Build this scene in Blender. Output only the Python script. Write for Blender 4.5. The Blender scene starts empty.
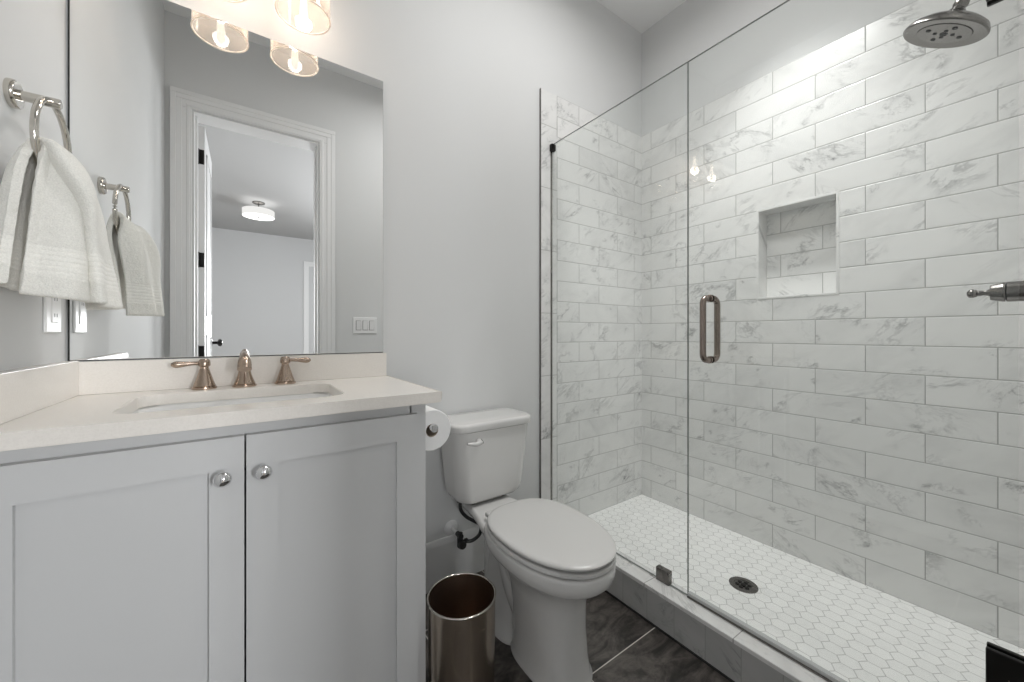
import bpy, bmesh, math, random
from mathutils import Vector, Matrix

C = bpy.context.scene.collection
S = bpy.context.scene
PI = math.pi

# ------------------------------------------------------------------ camera
CAM = Vector((0.0, -1.4416, 1.0294))
YAW = math.radians(35.106)
cam = bpy.data.cameras.new('camera')
cam.sensor_width = 36.0
cam.lens = 380.43 / 1024 * 36.0
cam.shift_y = -(341 - 333.38) / 1024.0
cam.clip_start = 0.005
camo = bpy.data.objects.new('camera', cam)
C.objects.link(camo)
camo.location = CAM
camo.rotation_euler = (PI / 2, 0, -YAW)
S.camera = camo

# ------------------------------------------------------------------ world, exposure, big lights
S.view_settings.view_transform = 'Standard'
S.view_settings.look = 'None'
S.view_settings.exposure = 0.0
S.view_settings.gamma = 1.0
S.view_settings.use_curve_mapping = False
S.cycles.max_bounces = 14
S.cycles.diffuse_bounces = 7
S.cycles.glossy_bounces = 6
S.cycles.transparent_max_bounces = 16
S.cycles.caustics_reflective = True
S.cycles.blur_glossy = 0.6
S.cycles.sample_clamp_indirect = 12.0
S.cycles.caustics_refractive = False

world = bpy.data.worlds.new('world')
S.world = world
world.use_nodes = True
world.node_tree.nodes['Background'].inputs[0].default_value = (0.75, 0.80, 0.86, 1)
world.node_tree.nodes['Background'].inputs[1].default_value = 0.3


def lamp(name, kind, loc, power, color=(1, 1, 1), rot=(0, 0, 0), **kw):
    l = bpy.data.lights.new(name, kind)
    l.energy = power
    l.color = color
    for k, v in kw.items():
        setattr(l, k, v)
    o = bpy.data.objects.new(name, l)
    o.location = loc
    o.rotation_euler = rot
    C.objects.link(o)
    return o


# recessed ceiling downlights of the bathroom and the shower, ceiling lamp and added fill lights of the bedroom
lamp('bathroom_ceiling_lamp', 'AREA', (1.06, -0.74, 2.845), 10.2, (1.0, 0.99, 0.975), shape='DISK', size=0.30, spread=math.radians(168))
lamp('shower_ceiling_lamp', 'SPOT', (1.58, -0.80, 2.84), 72.0, (1.0, 0.995, 0.98), spot_size=math.radians(80), spot_blend=0.75, shadow_soft_size=0.06)
# added fill lights, unseen: two at the far wall, one at each side wall
for _x, _p in ((-1.30, 12.0), (1.75, 48.0)):
    lamp('bedroom_fill_light', 'AREA', (_x, -6.86, 1.55), _p, (0.97, 0.985, 1.0), rot=(math.radians(90), 0, 0), shape='RECTANGLE', size=1.0, size_y=1.7, spread=math.radians(75))
lamp('bedroom_fill_light', 'AREA', (2.25, -3.9, 1.45), 70.0, (0.96, 0.98, 1.0), rot=(0, math.radians(90), 0), shape='RECTANGLE', size=1.7, size_y=2.2)
lamp('bedroom_fill_light', 'AREA', (-1.85, -3.5, 1.45), 14.0, (0.96, 0.98, 1.0), rot=(0, math.radians(-90), 0), shape='RECTANGLE', size=1.7, size_y=2.2)
for _x in (-0.063, 0.147):
    lamp('vanity_lamp', 'POINT', (_x, -0.13, 2.065), 1.75, (1.0, 0.94, 0.87), shadow_soft_size=0.022)


# ------------------------------------------------------------------ node helpers
class NT:
    def __init__(self, name):
        self.m = bpy.data.materials.new(name)
        self.m.use_nodes = True
        self.t = self.m.node_tree
        self.t.nodes.clear()
        self.out = self.t.nodes.new('ShaderNodeOutputMaterial')

    def n(self, kind, **kw):
        x = self.t.nodes.new(kind)
        for k, v in kw.items():
            setattr(x, k, v)
        return x

    def put(self, sock, v):
        if isinstance(v, bpy.types.NodeSocket):
            self.t.links.new(v, sock)
        elif v is not None:
            if sock.type == 'RGBA' and len(v) == 3:
                v = (*v, 1)
            sock.default_value = v

    def math(self, op, a, b=None, c=None, clamp=False):
        x = self.n('ShaderNodeMath', operation=op, use_clamp=clamp)
        self.put(x.inputs[0], a)
        if b is not None: self.put(x.inputs[1], b)
        if c is not None: self.put(x.inputs[2], c)
        return x.outputs[0]

    def vmath(self, op, a, b=None):
        x = self.n('ShaderNodeVectorMath', operation=op)
        self.put(x.inputs[0], a)
        if b is not None: self.put(x.inputs[1], b)
        return x.outputs[0]

    def comb(self, x=0.0, y=0.0, z=0.0):
        c = self.n('ShaderNodeCombineXYZ')
        for i, v in enumerate((x, y, z)): self.put(c.inputs[i], v)
        return c.outputs[0]

    def obj_xyz(self):
        tc = self.n('ShaderNodeTexCoord')
        s = self.n('ShaderNodeSeparateXYZ')
        self.t.links.new(tc.outputs['Object'], s.inputs[0])
        return tc.outputs['Object'], s.outputs[0], s.outputs[1], s.outputs[2]

    def noise(self, vec, scale, detail=4, rough=0.55, dist=0.0):
        x = self.n('ShaderNodeTexNoise')
        self.put(x.inputs['Vector'], vec)
        x.inputs['Scale'].default_value = scale
        x.inputs['Detail'].default_value = detail
        x.inputs['Roughness'].default_value = rough
        x.inputs['Distortion'].default_value = dist
        return x.outputs['Fac']

    def white(self, vec):
        x = self.n('ShaderNodeTexWhiteNoise', noise_dimensions='3D')
        self.put(x.inputs['Vector'], vec)
        return x.outputs['Value'], x.outputs['Color']

    def smooth(self, v, a, b, lo=0.0, hi=1.0):
        x = self.n('ShaderNodeMapRange', interpolation_type='SMOOTHSTEP')
        self.put(x.inputs[0], v)
        for i, k in enumerate((a, b, lo, hi)): x.inputs[i + 1].default_value = k
        return x.outputs[0]

    def mix(self, f, a, b):
        x = self.n('ShaderNodeMix', data_type='RGBA')
        self.put(x.inputs[0], f)
        self.put(x.inputs[6], a)
        self.put(x.inputs[7], b)
        return x.outputs[2]

    def bump(self, h, strength=0.3, dist=0.001):
        x = self.n('ShaderNodeBump')
        x.inputs['Strength'].default_value = strength
        x.inputs['Distance'].default_value = dist
        self.put(x.inputs['Height'], h)
        return x.outputs[0]

    def bsdf(self, color, rough=0.5, metal=0.0, normal=None, **kw):
        x = self.n('ShaderNodeBsdfPrincipled')
        self.put(x.inputs['Base Color'], color)
        self.put(x.inputs['Roughness'], rough)
        self.put(x.inputs['Metallic'], metal)
        if normal is not None: self.put(x.inputs['Normal'], normal)
        for k, v in kw.items(): self.put(x.inputs[k], v)
        self.t.links.new(x.outputs[0], self.out.inputs[0])
        return self.m


def plain(name, color, rough=0.5, metal=0.0, bump=0.0, scale=60.0, **kw):
    k = NT(name)
    o, x, y, z = k.obj_xyz()
    nrm = None
    nz = k.noise(o, scale, 3)
    if bump > 0:
        nrm = k.bump(nz, bump, 0.002)
    col = k.mix(k.math('MULTIPLY', nz, 0.05), color, tuple(c * 0.8 for c in color))
    return k.bsdf(col, rough, metal, nrm, **kw)


def marble_color(k, uv, rnd_col, rnd, base, dark):
    """white marble with slanting streaks; uv = the two coordinates in the face, metres"""
    u, v = uv
    sg = k.math('SUBTRACT', k.math('MULTIPLY', k.math('GREATER_THAN', rnd, 0.25), 2.0), 1.0)
    us = k.math('MULTIPLY', u, sg)
    a = k.math('ADD', k.math('MULTIPLY', us, 0.83), k.math('MULTIPLY', v, 0.56))
    b = k.math('SUBTRACT', k.math('MULTIPLY', v, 0.83), k.math('MULTIPLY', us, 0.56))
    off = k.vmath('MULTIPLY', rnd_col, (17.0, 23.0, 11.0))
    q = k.vmath('ADD', k.comb(k.math('MULTIPLY', a, 0.42), b, 0.0), off)      # stretched along the streak
    p = k.vmath('ADD', k.comb(us, v, 0.0), off)

    def line(src, lvl, w):
        return k.smooth(k.math('ABSOLUTE', k.math('SUBTRACT', src, lvl)), 0.0, w, 1.0, 0.0)
    v1 = line(k.noise(q, 5.0, 8, 0.62, 0.5), 0.5, 0.022)
    v2 = line(k.noise(q, 11.0, 7, 0.66, 0.7), 0.49, 0.024)
    v3 = line(k.noise(p, 26.0, 6, 0.70, 0.6), 0.5, 0.030)
    patch = k.smooth(k.noise(p, 6.0, 3, 0.5, 0.2), 0.46, 0.66)
    patch2 = k.smooth(k.noise(p, 10.0, 2, 0.5, 0.4), 0.60, 0.70)
    blotch = k.math('MULTIPLY', k.smooth(k.noise(q, 30.0, 6, 0.75, 0.4), 0.50, 0.64), patch2)
    cloud = k.smooth(k.noise(q, 7.0, 6, 0.65, 0.4), 0.42, 0.75, 0.0, 0.21)
    vein = k.math('MULTIPLY', k.math('MULTIPLY', v1, patch), 0.44)
    vein = k.math('ADD', vein, k.math('MULTIPLY', k.math('MULTIPLY', v2, patch), 0.28))
    vein = k.math('ADD', vein, k.math('MULTIPLY', k.math('MULTIPLY', v3, patch2), 0.38))
    vein = k.math('ADD', vein, k.math('MULTIPLY', blotch, 0.48))
    vein = k.math('ADD', vein, cloud, clamp=True)
    col = k.mix(vein, base, dark)
    tone = k.math('ADD', k.math('MULTIPLY', rnd, 0.07), 0.95)
    return k.mix(k.math('SUBTRACT', 1.0, tone), col, (0.30, 0.30, 0.30))


def tile_mat(name, axis, L, P, u0, z0, base=(0.80, 0.80, 0.79), dark=(0.27, 0.275, 0.28), grout=(0.40, 0.40, 0.39), half=True, gw=0.0015):
    """running-bond marble tile in the plane of `axis` and Z"""
    k = NT(name)
    o, x, y, z = k.obj_xyz()
    u = x if axis == 'X' else y
    v = k.math('DIVIDE', k.math('SUBTRACT', z, z0), P)
    row = k.math('FLOOR', v)
    fv = k.math('MULTIPLY', k.math('SUBTRACT', v, row), P)
    uu = k.math('DIVIDE', k.math('SUBTRACT', u, u0), L)
    if half:
        uu = k.math('ADD', uu, k.math('MULTIPLY', k.math('FLOORED_MODULO', row, 2.0), 0.5))
    col = k.math('FLOOR', uu)
    fu = k.math('MULTIPLY', k.math('SUBTRACT', uu, col), L)
    e = k.math('MINIMUM', k.math('MINIMUM', fu, k.math('SUBTRACT', L, fu)),
               k.math('MINIMUM', fv, k.math('SUBTRACT', P, fv)))
    rv, rc = k.white(k.comb(k.math('ADD', col, 0.37), k.math('ADD', row, 0.61), 3.3 if axis == 'X' else 7.7))
    mc = marble_color(k, (k.math('MULTIPLY', u, 1.0 if axis == 'X' else -1.0), z), rc, rv, base, dark)
    g = k.smooth(e, gw * 0.6, gw * 1.4, 1.0, 0.0)
    colr = k.mix(g, mc, grout)
    nrm = k.bump(k.smooth(e, gw * 0.5, gw * 2.2), 0.5, 0.0015)
    return k.bsdf(colr, k.math('ADD', 0.22, k.math('MULTIPLY', g, 0.5)), 0.0, nrm)


def slab_marble(name, base=(0.80, 0.80, 0.79), dark=(0.27, 0.275, 0.28), joint=None, axis='Y'):
    k = NT(name)
    o, x, y, z = k.obj_xyz()
    u = y if axis == 'Y' else z
    if joint:
        uu = k.math('DIVIDE', k.math('SUBTRACT', u, joint[1]), joint[0])
        c = k.math('FLOOR', uu)
        f = k.math('MULTIPLY', k.math('SUBTRACT', uu, c), joint[0])
        e = k.math('MINIMUM', f, k.math('SUBTRACT', joint[0], f))
        rv, rc = k.white(k.comb(c, 1.7, 2.9))
        g = k.smooth(e, 0.0009, 0.0018, 1.0, 0.0)
        mc = k.mix(g, marble_color(k, (u, k.math('ADD', x, z)), rc, rv, base, dark), (0.38, 0.38, 0.37))
    else:
        rv, rc = k.white((0.2, 0.4, 0.9))
        mc = marble_color(k, (u, k.math('ADD', x, z)), rc, rv, base, dark)
    return k.bsdf(mc, 0.25)


def hex_mat():
    """pointed-end hexagon mosaic: 48 mm across the flats, rows 45 mm apart"""
    k = NT('hexagon_mosaic')
    o, x, y, z = k.obj_xyz()
    w, r = 0.0481, 0.0446
    sx, sy = 1.0 / w, 0.8660254 / r          # unit lattice: pitch 1, row 0.866
    px = k.math('MULTIPLY', k.math('SUBTRACT', x, 1.515), sx)
    py = k.math('MULTIPLY', k.math('ADD', y, 1.005), sy)
    R = 1.7320508

    def cell(ox, oy):
        cx = k.math('ADD', k.math('FLOOR', k.math('ADD', k.math('SUBTRACT', px, ox), 0.5)), ox)
        cy = k.math('ADD', k.math('MULTIPLY', k.math('FLOOR', k.math('ADD', k.math('DIVIDE', k.math('SUBTRACT', py, oy), R), 0.5)), R), oy)
        dx = k.math('ABSOLUTE', k.math('SUBTRACT', px, cx))
        dy = k.math('ABSOLUTE', k.math('SUBTRACT', py, cy))
        h = k.math('MAXIMUM', dx, k.math('ADD', k.math('MULTIPLY', dx, 0.5), k.math('MULTIPLY', dy, 0.8660254)))
        return cx, cy, h
    ax, ay, ah = cell(0.0, 0.0)
    bx, by, bh = cell(0.5, R / 2)
    pick = k.math('LESS_THAN', ah, bh)
    h = k.math('MINIMUM', ah, bh)

    def sel(p, q):
        return k.math('ADD', k.math('MULTIPLY', pick, p), k.math('MULTIPLY', k.math('SUBTRACT', 1.0, pick), q))
    rv, rc = k.white(k.comb(sel(ax, bx), sel(ay, by), 1.3))
    g = k.smooth(h, 0.464, 0.484)
    p = k.vmath('ADD', o, k.vmath('MULTIPLY', rc, (9.0, 7.0, 5.0)))
    vein = k.smooth(k.noise(p, 14.0, 5, 0.6, 1.0), 0.50, 0.75, 0.0, 0.25)
    colr = k.mix(vein, (0.92, 0.92, 0.91), (0.62, 0.62, 0.62))
    colr = k.mix(k.math('MULTIPLY', rv, 0.10), colr, (0.5, 0.5, 0.5))
    colr = k.mix(g, colr, (0.55, 0.55, 0.54))
    nrm = k.bump(k.smooth(h, 0.45, 0.49, 1.0, 0.0), 0.4, 0.001)
    return k.bsdf(colr, 0.32, 0.0, nrm)


def floor_mat():
    k = NT('dark_slate_plank_tile')
    o, x, y, z = k.obj_xyz()
    W, L = 0.338, 0.590
    uu = k.math('DIVIDE', k.math('SUBTRACT', x, 0.843), W)
    col = k.math('FLOOR', uu)
    fu = k.math('MULTIPLY', k.math('SUBTRACT', uu, col), W)
    vv = k.math('ADD', k.math('DIVIDE', k.math('ADD', y, 0.640), L), k.math('MULTIPLY', k.math('FLOORED_MODULO', col, 2.0), 0.24))
    row = k.math('FLOOR', vv)
    fv = k.math('MULTIPLY', k.math('SUBTRACT', vv, row), L)
    e = k.math('MINIMUM', k.math('MINIMUM', fu, k.math('SUBTRACT', W, fu)), k.math('MINIMUM', fv, k.math('SUBTRACT', L, fv)))
    rv, rc = k.white(k.comb(col, row, 5.5))
    p = k.vmath('ADD', o, k.vmath('MULTIPLY', rc, (6.0, 8.0, 4.0)))
    n1 = k.noise(k.vmath('MULTIPLY', p, (1.0, 2.3, 1.0)), 7.0, 8, 0.68, 1.2)
    n2 = k.noise(p, 30.0, 6, 0.7, 0.5)
    f = k.smooth(k.math('ADD', k.math('MULTIPLY', n1, 0.75), k.math('MULTIPLY', n2, 0.25)), 0.36, 0.70)
    colr = k.mix(f, (0.012, 0.010, 0.009), (0.135, 0.118, 0.106))
    g = k.smooth(e, 0.0011, 0.0021, 1.0, 0.0)
    colr = k.mix(g, colr, (0.62, 0.60, 0.56))
    nrm = k.bump(k.math('ADD', f, k.math('MULTIPLY', g, -1.0)), 0.25, 0.001)
    return k.bsdf(colr, 0.42, 0.0, nrm)


def quartz_mat():
    k = NT('cream_quartz')
    o, x, y, z = k.obj_xyz()
    n = k.noise(o, 260.0, 3, 0.7)
    c = k.mix(k.smooth(n, 0.35, 0.7), (0.83, 0.795, 0.75), (0.79, 0.755, 0.71))
    return k.bsdf(c, 0.22)


def brushed(name, color, rough=0.28, axis='Z'):
    k = NT(name)
    o, x, y, z = k.obj_xyz()
    sc = {'Z': (6.0, 6.0, 220.0), 'X': (220.0, 6.0, 6.0), 'N': (9.0, 9.0, 9.0), 'S': (4.0, 4.0, 4.0)}[axis]
    n = k.noise(k.vmath('MULTIPLY', o, sc), 3.0, 3)
    c = k.mix(k.math('MULTIPLY', n, 0.35), color, tuple(v * 0.7 for v in color))
    return k.bsdf(c, k.math('ADD', rough - 0.05, k.math('MULTIPLY', n, 0.1)), 1.0)


def glass_mat(name, tint=(0.975, 0.985, 0.98), strength=1.0, base=0.04, rough=0.0):
    k = NT(name)
    lw = k.n('ShaderNodeLayerWeight')
    lw.inputs[0].default_value = 0.5
    f = k.math('POWER', lw.outputs['Facing'], 5.0)
    f = k.math('ADD', k.math('MULTIPLY', f, 1.0 - base), base)
    f = k.math('MULTIPLY', f, strength, clamp=True)
    tr = k.n('ShaderNodeBsdfTransparent')
    tr.inputs[0].default_value = (*tint, 1)
    gl = k.n('ShaderNodeBsdfGlossy')
    gl.inputs['Roughness'].default_value = rough
    mx = k.n('ShaderNodeMixShader')
    k.put(mx.inputs[0], f)
    k.t.links.new(tr.outputs[0], mx.inputs[1])
    k.t.links.new(gl.outputs[0], mx.inputs[2])
    k.t.links.new(mx.outputs[0], k.out.inputs[0])
    return k.m


def shade_mat():
    """seeded clear glass of the vanity shades"""
    k = NT('seeded_glass')
    o, x, y, z = k.obj_xyz()
    v = k.n('ShaderNodeTexVoronoi')
    k.put(v.inputs['Vector'], o)
    v.inputs['Scale'].default_value = 120.0
    seeds = k.smooth(v.outputs['Distance'], 0.15, 0.40, 1.0, 0.0)
    lw = k.n('ShaderNodeLayerWeight')
    lw.inputs[0].default_value = 0.5
    tr = k.n('ShaderNodeBsdfTransparent')
    tr.inputs[0].default_value = (0.88, 0.845, 0.81, 1)
    tl = k.n('ShaderNodeBsdfTranslucent')
    tl.inputs[0].default_value = (0.95, 0.86, 0.78, 1)
    df = k.n('ShaderNodeBsdfDiffuse')
    df.inputs[0].default_value = (0.85, 0.76, 0.68, 1)
    gl = k.n('ShaderNodeBsdfGlossy')
    gl.inputs['Roughness'].default_value = 0.05
    m0 = k.n('ShaderNodeMixShader'); m0.inputs[0].default_value = 0.5
    k.t.links.new(tl.outputs[0], m0.inputs[1]); k.t.links.new(df.outputs[0], m0.inputs[2])
    m1 = k.n('ShaderNodeMixShader')
    k.put(m1.inputs[0], k.math('ADD', k.math('MULTIPLY', seeds, 0.05), k.math('ADD', 0.12, k.math('MULTIPLY', k.math('POWER', lw.outputs['Facing'], 3.0), 0.25))))
    k.t.links.new(tr.outputs[0], m1.inputs[1]); k.t.links.new(m0.outputs[0], m1.inputs[2])
    m2 = k.n('ShaderNodeMixShader')
    k.put(m2.inputs[0], k.math('ADD', 0.05, k.math('MULTIPLY', k.math('POWER', lw.outputs['Facing'], 4.0), 0.5)))
    k.t.links.new(m1.outputs[0], m2.inputs[1]); k.t.links.new(gl.outputs[0], m2.inputs[2])
    k.t.links.new(m2.outputs[0], k.out.inputs[0])
    return k.m


def emit_mat(name, color, strength):
    k = NT(name)
    e = k.n('ShaderNodeEmission')
    e.inputs[0].default_value = (*color, 1)
    e.inputs[1].default_value = strength
    k.t.links.new(e.outputs[0], k.out.inputs[0])
    return k.m


def terry_mat(name, color):
    k = NT(name)
    o, x, y, z = k.obj_xyz()
    uv = k.n('ShaderNodeUVMap')
    s = k.n('ShaderNodeSeparateXYZ')
    k.t.links.new(uv.outputs[0], s.inputs[0])
    t = s.outputs[1]                                        # 0..1 along the cloth
    tt = k.math('MINIMUM', t, k.math('SUBTRACT', 1.0, t))   # distance from the nearer hem
    band = k.math('MULTIPLY', k.smooth(tt, 0.040, 0.046), k.smooth(tt, 0.104, 0.110, 1.0, 0.0))
    rib = k.math('ABSOLUTE', k.math('SINE', k.math('MULTIPLY', tt, 290.0)))
    n = k.noise(o, 420.0, 3, 0.7)
    n2 = k.noise(o, 130.0, 3, 0.6)
    loops = k.math('MULTIPLY', k.math('ADD', n, n2), k.math('SUBTRACT', 1.0, k.math('MULTIPLY', band, 0.75)))
    h = k.math('ADD', loops, k.math('MULTIPLY', k.math('MULTIPLY', band, rib), 0.35))
    c = k.mix(k.smooth(n, 0.3, 0.7), tuple(v * 0.86 for v in color), color)
    nrm = k.bump(h, 0.75, 0.003)
    return k.bsdf(c, 0.95, 0.0, nrm, **{'Sheen Weight': 0.25})


# ------------------------------------------------------------------ materials
M = {}
M['wall'] = plain('wall_paint', (0.68, 0.685, 0.685), 0.75, bump=0.05, scale=240)
M['ceiling'] = plain('ceiling_paint', (0.83, 0.83, 0.83), 0.85, bump=0.04, scale=200)
M['bedwall'] = plain('bedroom_paint', (0.62, 0.625, 0.63), 0.8)
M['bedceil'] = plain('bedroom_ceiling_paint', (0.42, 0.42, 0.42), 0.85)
M['trim'] = plain('trim_paint', (0.80, 0.80, 0.80), 0.40)
M['cab'] = plain('cabinet_paint', (0.60, 0.605, 0.61), 0.42, bump=0.02, scale=300)
M['quartz'] = quartz_mat()
P, ZT = 0.1032, 0.055
M['tileR'] = tile_mat('marble_tile_long_wall', 'Y', 0.3168, P, -1.340, ZT)
M['tileB'] = tile_mat('marble_tile_end_wall', 'X', 0.3050, P, 1.437, ZT)
M['tileT'] = tile_mat('marble_edge_tile', 'X', 4.0, 0.308, -1.0, ZT + 0.15, half=False)
M['curbface'] = slab_marble('shaded_marble_curb_tile', base=(0.50, 0.50, 0.495), dark=(0.19, 0.19, 0.195), joint=(0.1055, -0.499))  # marble like the walls, the shade on this face put into a darker colour
M['curbtop'] = slab_marble('marble_curb_top', joint=(0.305, -0.900))
M['niche'] = slab_marble('marble_niche_edge')
M['hex'] = hex_mat()
M['floor'] = floor_mat()
M['bronze'] = brushed('champagne_bronze', (0.46, 0.365, 0.295), 0.26, 'N')
M['nickel'] = brushed('polished_nickel', (0.66, 0.63, 0.58), 0.10, 'N')
M['bnickel'] = brushed('brushed_nickel', (0.21, 0.20, 0.19), 0.26, 'S')
M['chrome'] = brushed('chrome', (0.80, 0.80, 0.81), 0.05, 'N')
M['pull'] = brushed('bronzed_nickel', (0.30, 0.25, 0.22), 0.25, 'N')
M['steel'] = brushed('brushed_steel', (0.50, 0.43, 0.36), 0.25, 'Z')
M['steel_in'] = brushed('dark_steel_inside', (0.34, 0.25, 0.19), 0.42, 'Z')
M['black'] = plain('black_metal', (0.015, 0.014, 0.013), 0.35, 0.6)
M['dark'] = plain('dark_gap', (0.02, 0.02, 0.02), 0.7)
M['hose'] = brushed('braided_hose', (0.10, 0.10, 0.10), 0.45, 'N')
M['porcelain'] = plain('white_porcelain', (0.66, 0.655, 0.645), 0.10, **{'Coat Weight': 0.4})
M['sinkwhite'] = plain('sink_porcelain', (0.86, 0.86, 0.85), 0.10)
M['seat'] = plain('seat_plastic', (0.60, 0.595, 0.585), 0.22)
M['paper'] = plain('tissue_paper', (0.86, 0.86, 0.86), 0.95, bump=0.2, scale=200)
M['card'] = plain('card_tube', (0.45, 0.38, 0.30), 0.9)
M['plate'] = plain('white_plastic', (0.82, 0.82, 0.82), 0.35)
M['slot'] = plain('grey_slot', (0.12, 0.12, 0.12), 0.5)
M['glass'] = glass_mat('clear_glass')
M['glassedge'] = plain('glass_edge', (0.24, 0.26, 0.25), 0.15)
M['sweep'] = plain('clear_vinyl', (0.55, 0.56, 0.56), 0.25)
M['shade'] = shade_mat()
_k = NT('thick_glass_rim')
_a = _k.n('ShaderNodeBsdfTranslucent'); _a.inputs[0].default_value = (0.97, 0.92, 0.87, 1)
_b = _k.n('ShaderNodeBsdfDiffuse'); _b.inputs[0].default_value = (0.95, 0.90, 0.85, 1)
_m = _k.n('ShaderNodeMixShader'); _m.inputs[0].default_value = 0.45
_k.t.links.new(_a.outputs[0], _m.inputs[1]); _k.t.links.new(_b.outputs[0], _m.inputs[2]); _k.t.links.new(_m.outputs[0], _k.out.inputs[0])
M['shaderim'] = _k.m
M['bulb'] = emit_mat('bulb_glow', (1.0, 0.93, 0.82), 9.0)
M['drumglow'] = emit_mat('drum_glow', (1.0, 0.98, 0.95), 0.95)
M['drumdiff'] = emit_mat('diffuser_glow', (1.0, 0.98, 0.95), 2.6)
M['canglow'] = emit_mat('downlight_glow', (1.0, 0.98, 0.95), 6.0)
M['towel'] = terry_mat('terry_cloth', (0.89, 0.88, 0.83))
M['rubber'] = plain('black_rubber', (0.02, 0.02, 0.02), 0.6)
mk = NT('silvered_glass'); mk.bsdf((0.93, 0.94, 0.94), 0.0, 1.0); M['mirror'] = mk.m


# ------------------------------------------------------------------ mesh helpers
def wpos(o):
    p = Vector((0, 0, 0))
    while o is not None:
        p += o.location
        o = o.parent
    return p


def obj(name, bm, mat, parent=None, origin=None, smooth=40, mats=None, mods=None):
    me = bpy.data.meshes.new(name)
    if parent is not None:
        off = wpos(parent)
    elif origin is not None:
        off = Vector(origin)
    else:
        off = Vector((0, 0, 0))
    bmesh.ops.recalc_face_normals(bm, faces=bm.faces)
    if off.length > 0:
        bmesh.ops.translate(bm, verts=bm.verts, vec=-off)
    bm.to_mesh(me)
    bm.free()
    for m in ([mat] if mats is None else mats):
        me.materials.append(m)
    o = bpy.data.objects.new(name, me)
    C.objects.link(o)
    if smooth:
        me.shade_smooth()
        me.set_sharp_from_angle(angle=math.radians(smooth))
        if smooth < 90:
            wn = o.modifiers.new('weighted_normal', 'WEIGHTED_NORMAL'); wn.keep_sharp = True; wn.weight = 70
    if parent is not None:
        o.parent = parent
    elif origin is not None:
        o.location = off
    return o


def struct(name, bm, mat, parent=None, mats=None, smooth=30):
    o = obj(name, bm, mat, parent, mats=mats, smooth=smooth)
    if parent is None: o['kind'] = 'structure'
    return o


def tag(o, label, cat, group=None):
    o['label'] = label
    o['category'] = cat
    if group: o['group'] = group
    return o


def thing(name, label, cat, loc, group=None):
    o = bpy.data.objects.new(name, None)
    o.empty_display_size = 0.05
    C.objects.link(o)
    o.location = loc
    return tag(o, label, cat, group)


def box(bm, x0, x1, y0, y1, z0, z1, bevel=0.0, seg=2, mi=0):
    vs = [bm.verts.new((x, y, z)) for x in (x0, x1) for y in (y0, y1) for z in (z0, z1)]
    fs = []
    for q in ((0, 1, 3, 2), (4, 6, 7, 5), (0, 4, 5, 1), (2, 3, 7, 6), (0, 2, 6, 4), (1, 5, 7, 3)):
        f = bm.faces.new([vs[i] for i in q]); f.material_index = mi; fs.append(f)
    if bevel > 0:
        es = list({e for f in fs for e in f.edges})
        bmesh.ops.bevel(bm, geom=es, offset=bevel, segments=seg, affect='EDGES', profile=0.5)
    return bm


def B(*a, **k):
    return box(bmesh.new(), *a, **k)


def frame_of(d):
    d = d.normalized()
    up = Vector((0, 0, 1)) if abs(d.z) < 0.95 else Vector((1, 0, 0))
    a = d.cross(up).normalized()
    return a, a.cross(d).normalized()


def lathe(bm, prof, base=(0, 0, 0), axis=(0, 0, 1), seg=32, cap=True):
    """prof: list of (radius, height along axis)"""
    base = Vector(base); ax = Vector(axis).normalized()
    a, b = frame_of(ax)
    rings = []
    for r, h in prof:
        if r < 1e-6:
            rings.append([bm.verts.new(base + ax * h)])
        else:
            rings.append([bm.verts.new(base + ax * h + a * (r * math.cos(2 * PI * i / seg)) + b * (r * math.sin(2 * PI * i / seg))) for i in range(seg)])
    skin(bm, rings)
    if cap:
        if len(rings[0]) > 2: bm.faces.new(rings[0][::-1])
        if len(rings[-1]) > 2: bm.faces.new(rings[-1])
    return bm


def skin(bm, rings, closed=True):
    for p, q in zip(rings, rings[1:]):
        n = max(len(p), len(q))
        if len(p) == 1 and len(q) == 1: continue
        for i in range(n if closed else n - 1):
            j = (i + 1) % n
            if len(p) == 1: bm.faces.new((p[0], q[i], q[j]))
            elif len(q) == 1: bm.faces.new((p[i], p[j], q[0]))
            else: bm.faces.new((p[i], p[j], q[j], q[i]))


def loft(bm, rings, cap=True):
    R = [[bm.verts.new(p) for p in r] for r in rings]
    skin(bm, R)
    if cap:
        bm.faces.new(R[0][::-1]); bm.faces.new(R[-1])
    return bm


def catmull(pts, n):
    """n samples per span through pts (Vectors)"""
    out = []
    P_ = [pts[0] * 2 - pts[1]] + list(pts) + [pts[-1] * 2 - pts[-2]]
    for i in range(1, len(P_) - 2):
        for k in range(n):
            t = k / n
            a, b, c, d = P_[i - 1], P_[i], P_[i + 1], P_[i + 2]
            out.append(0.5 * ((2 * b) + (c - a) * t + (2 * a - 5 * b + 4 * c - d) * t * t + (3 * b - a - 3 * c + d) * t ** 3))
    out.append(pts[-1].copy() if hasattr(pts[-1], 'copy') else pts[-1])
    return out


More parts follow.
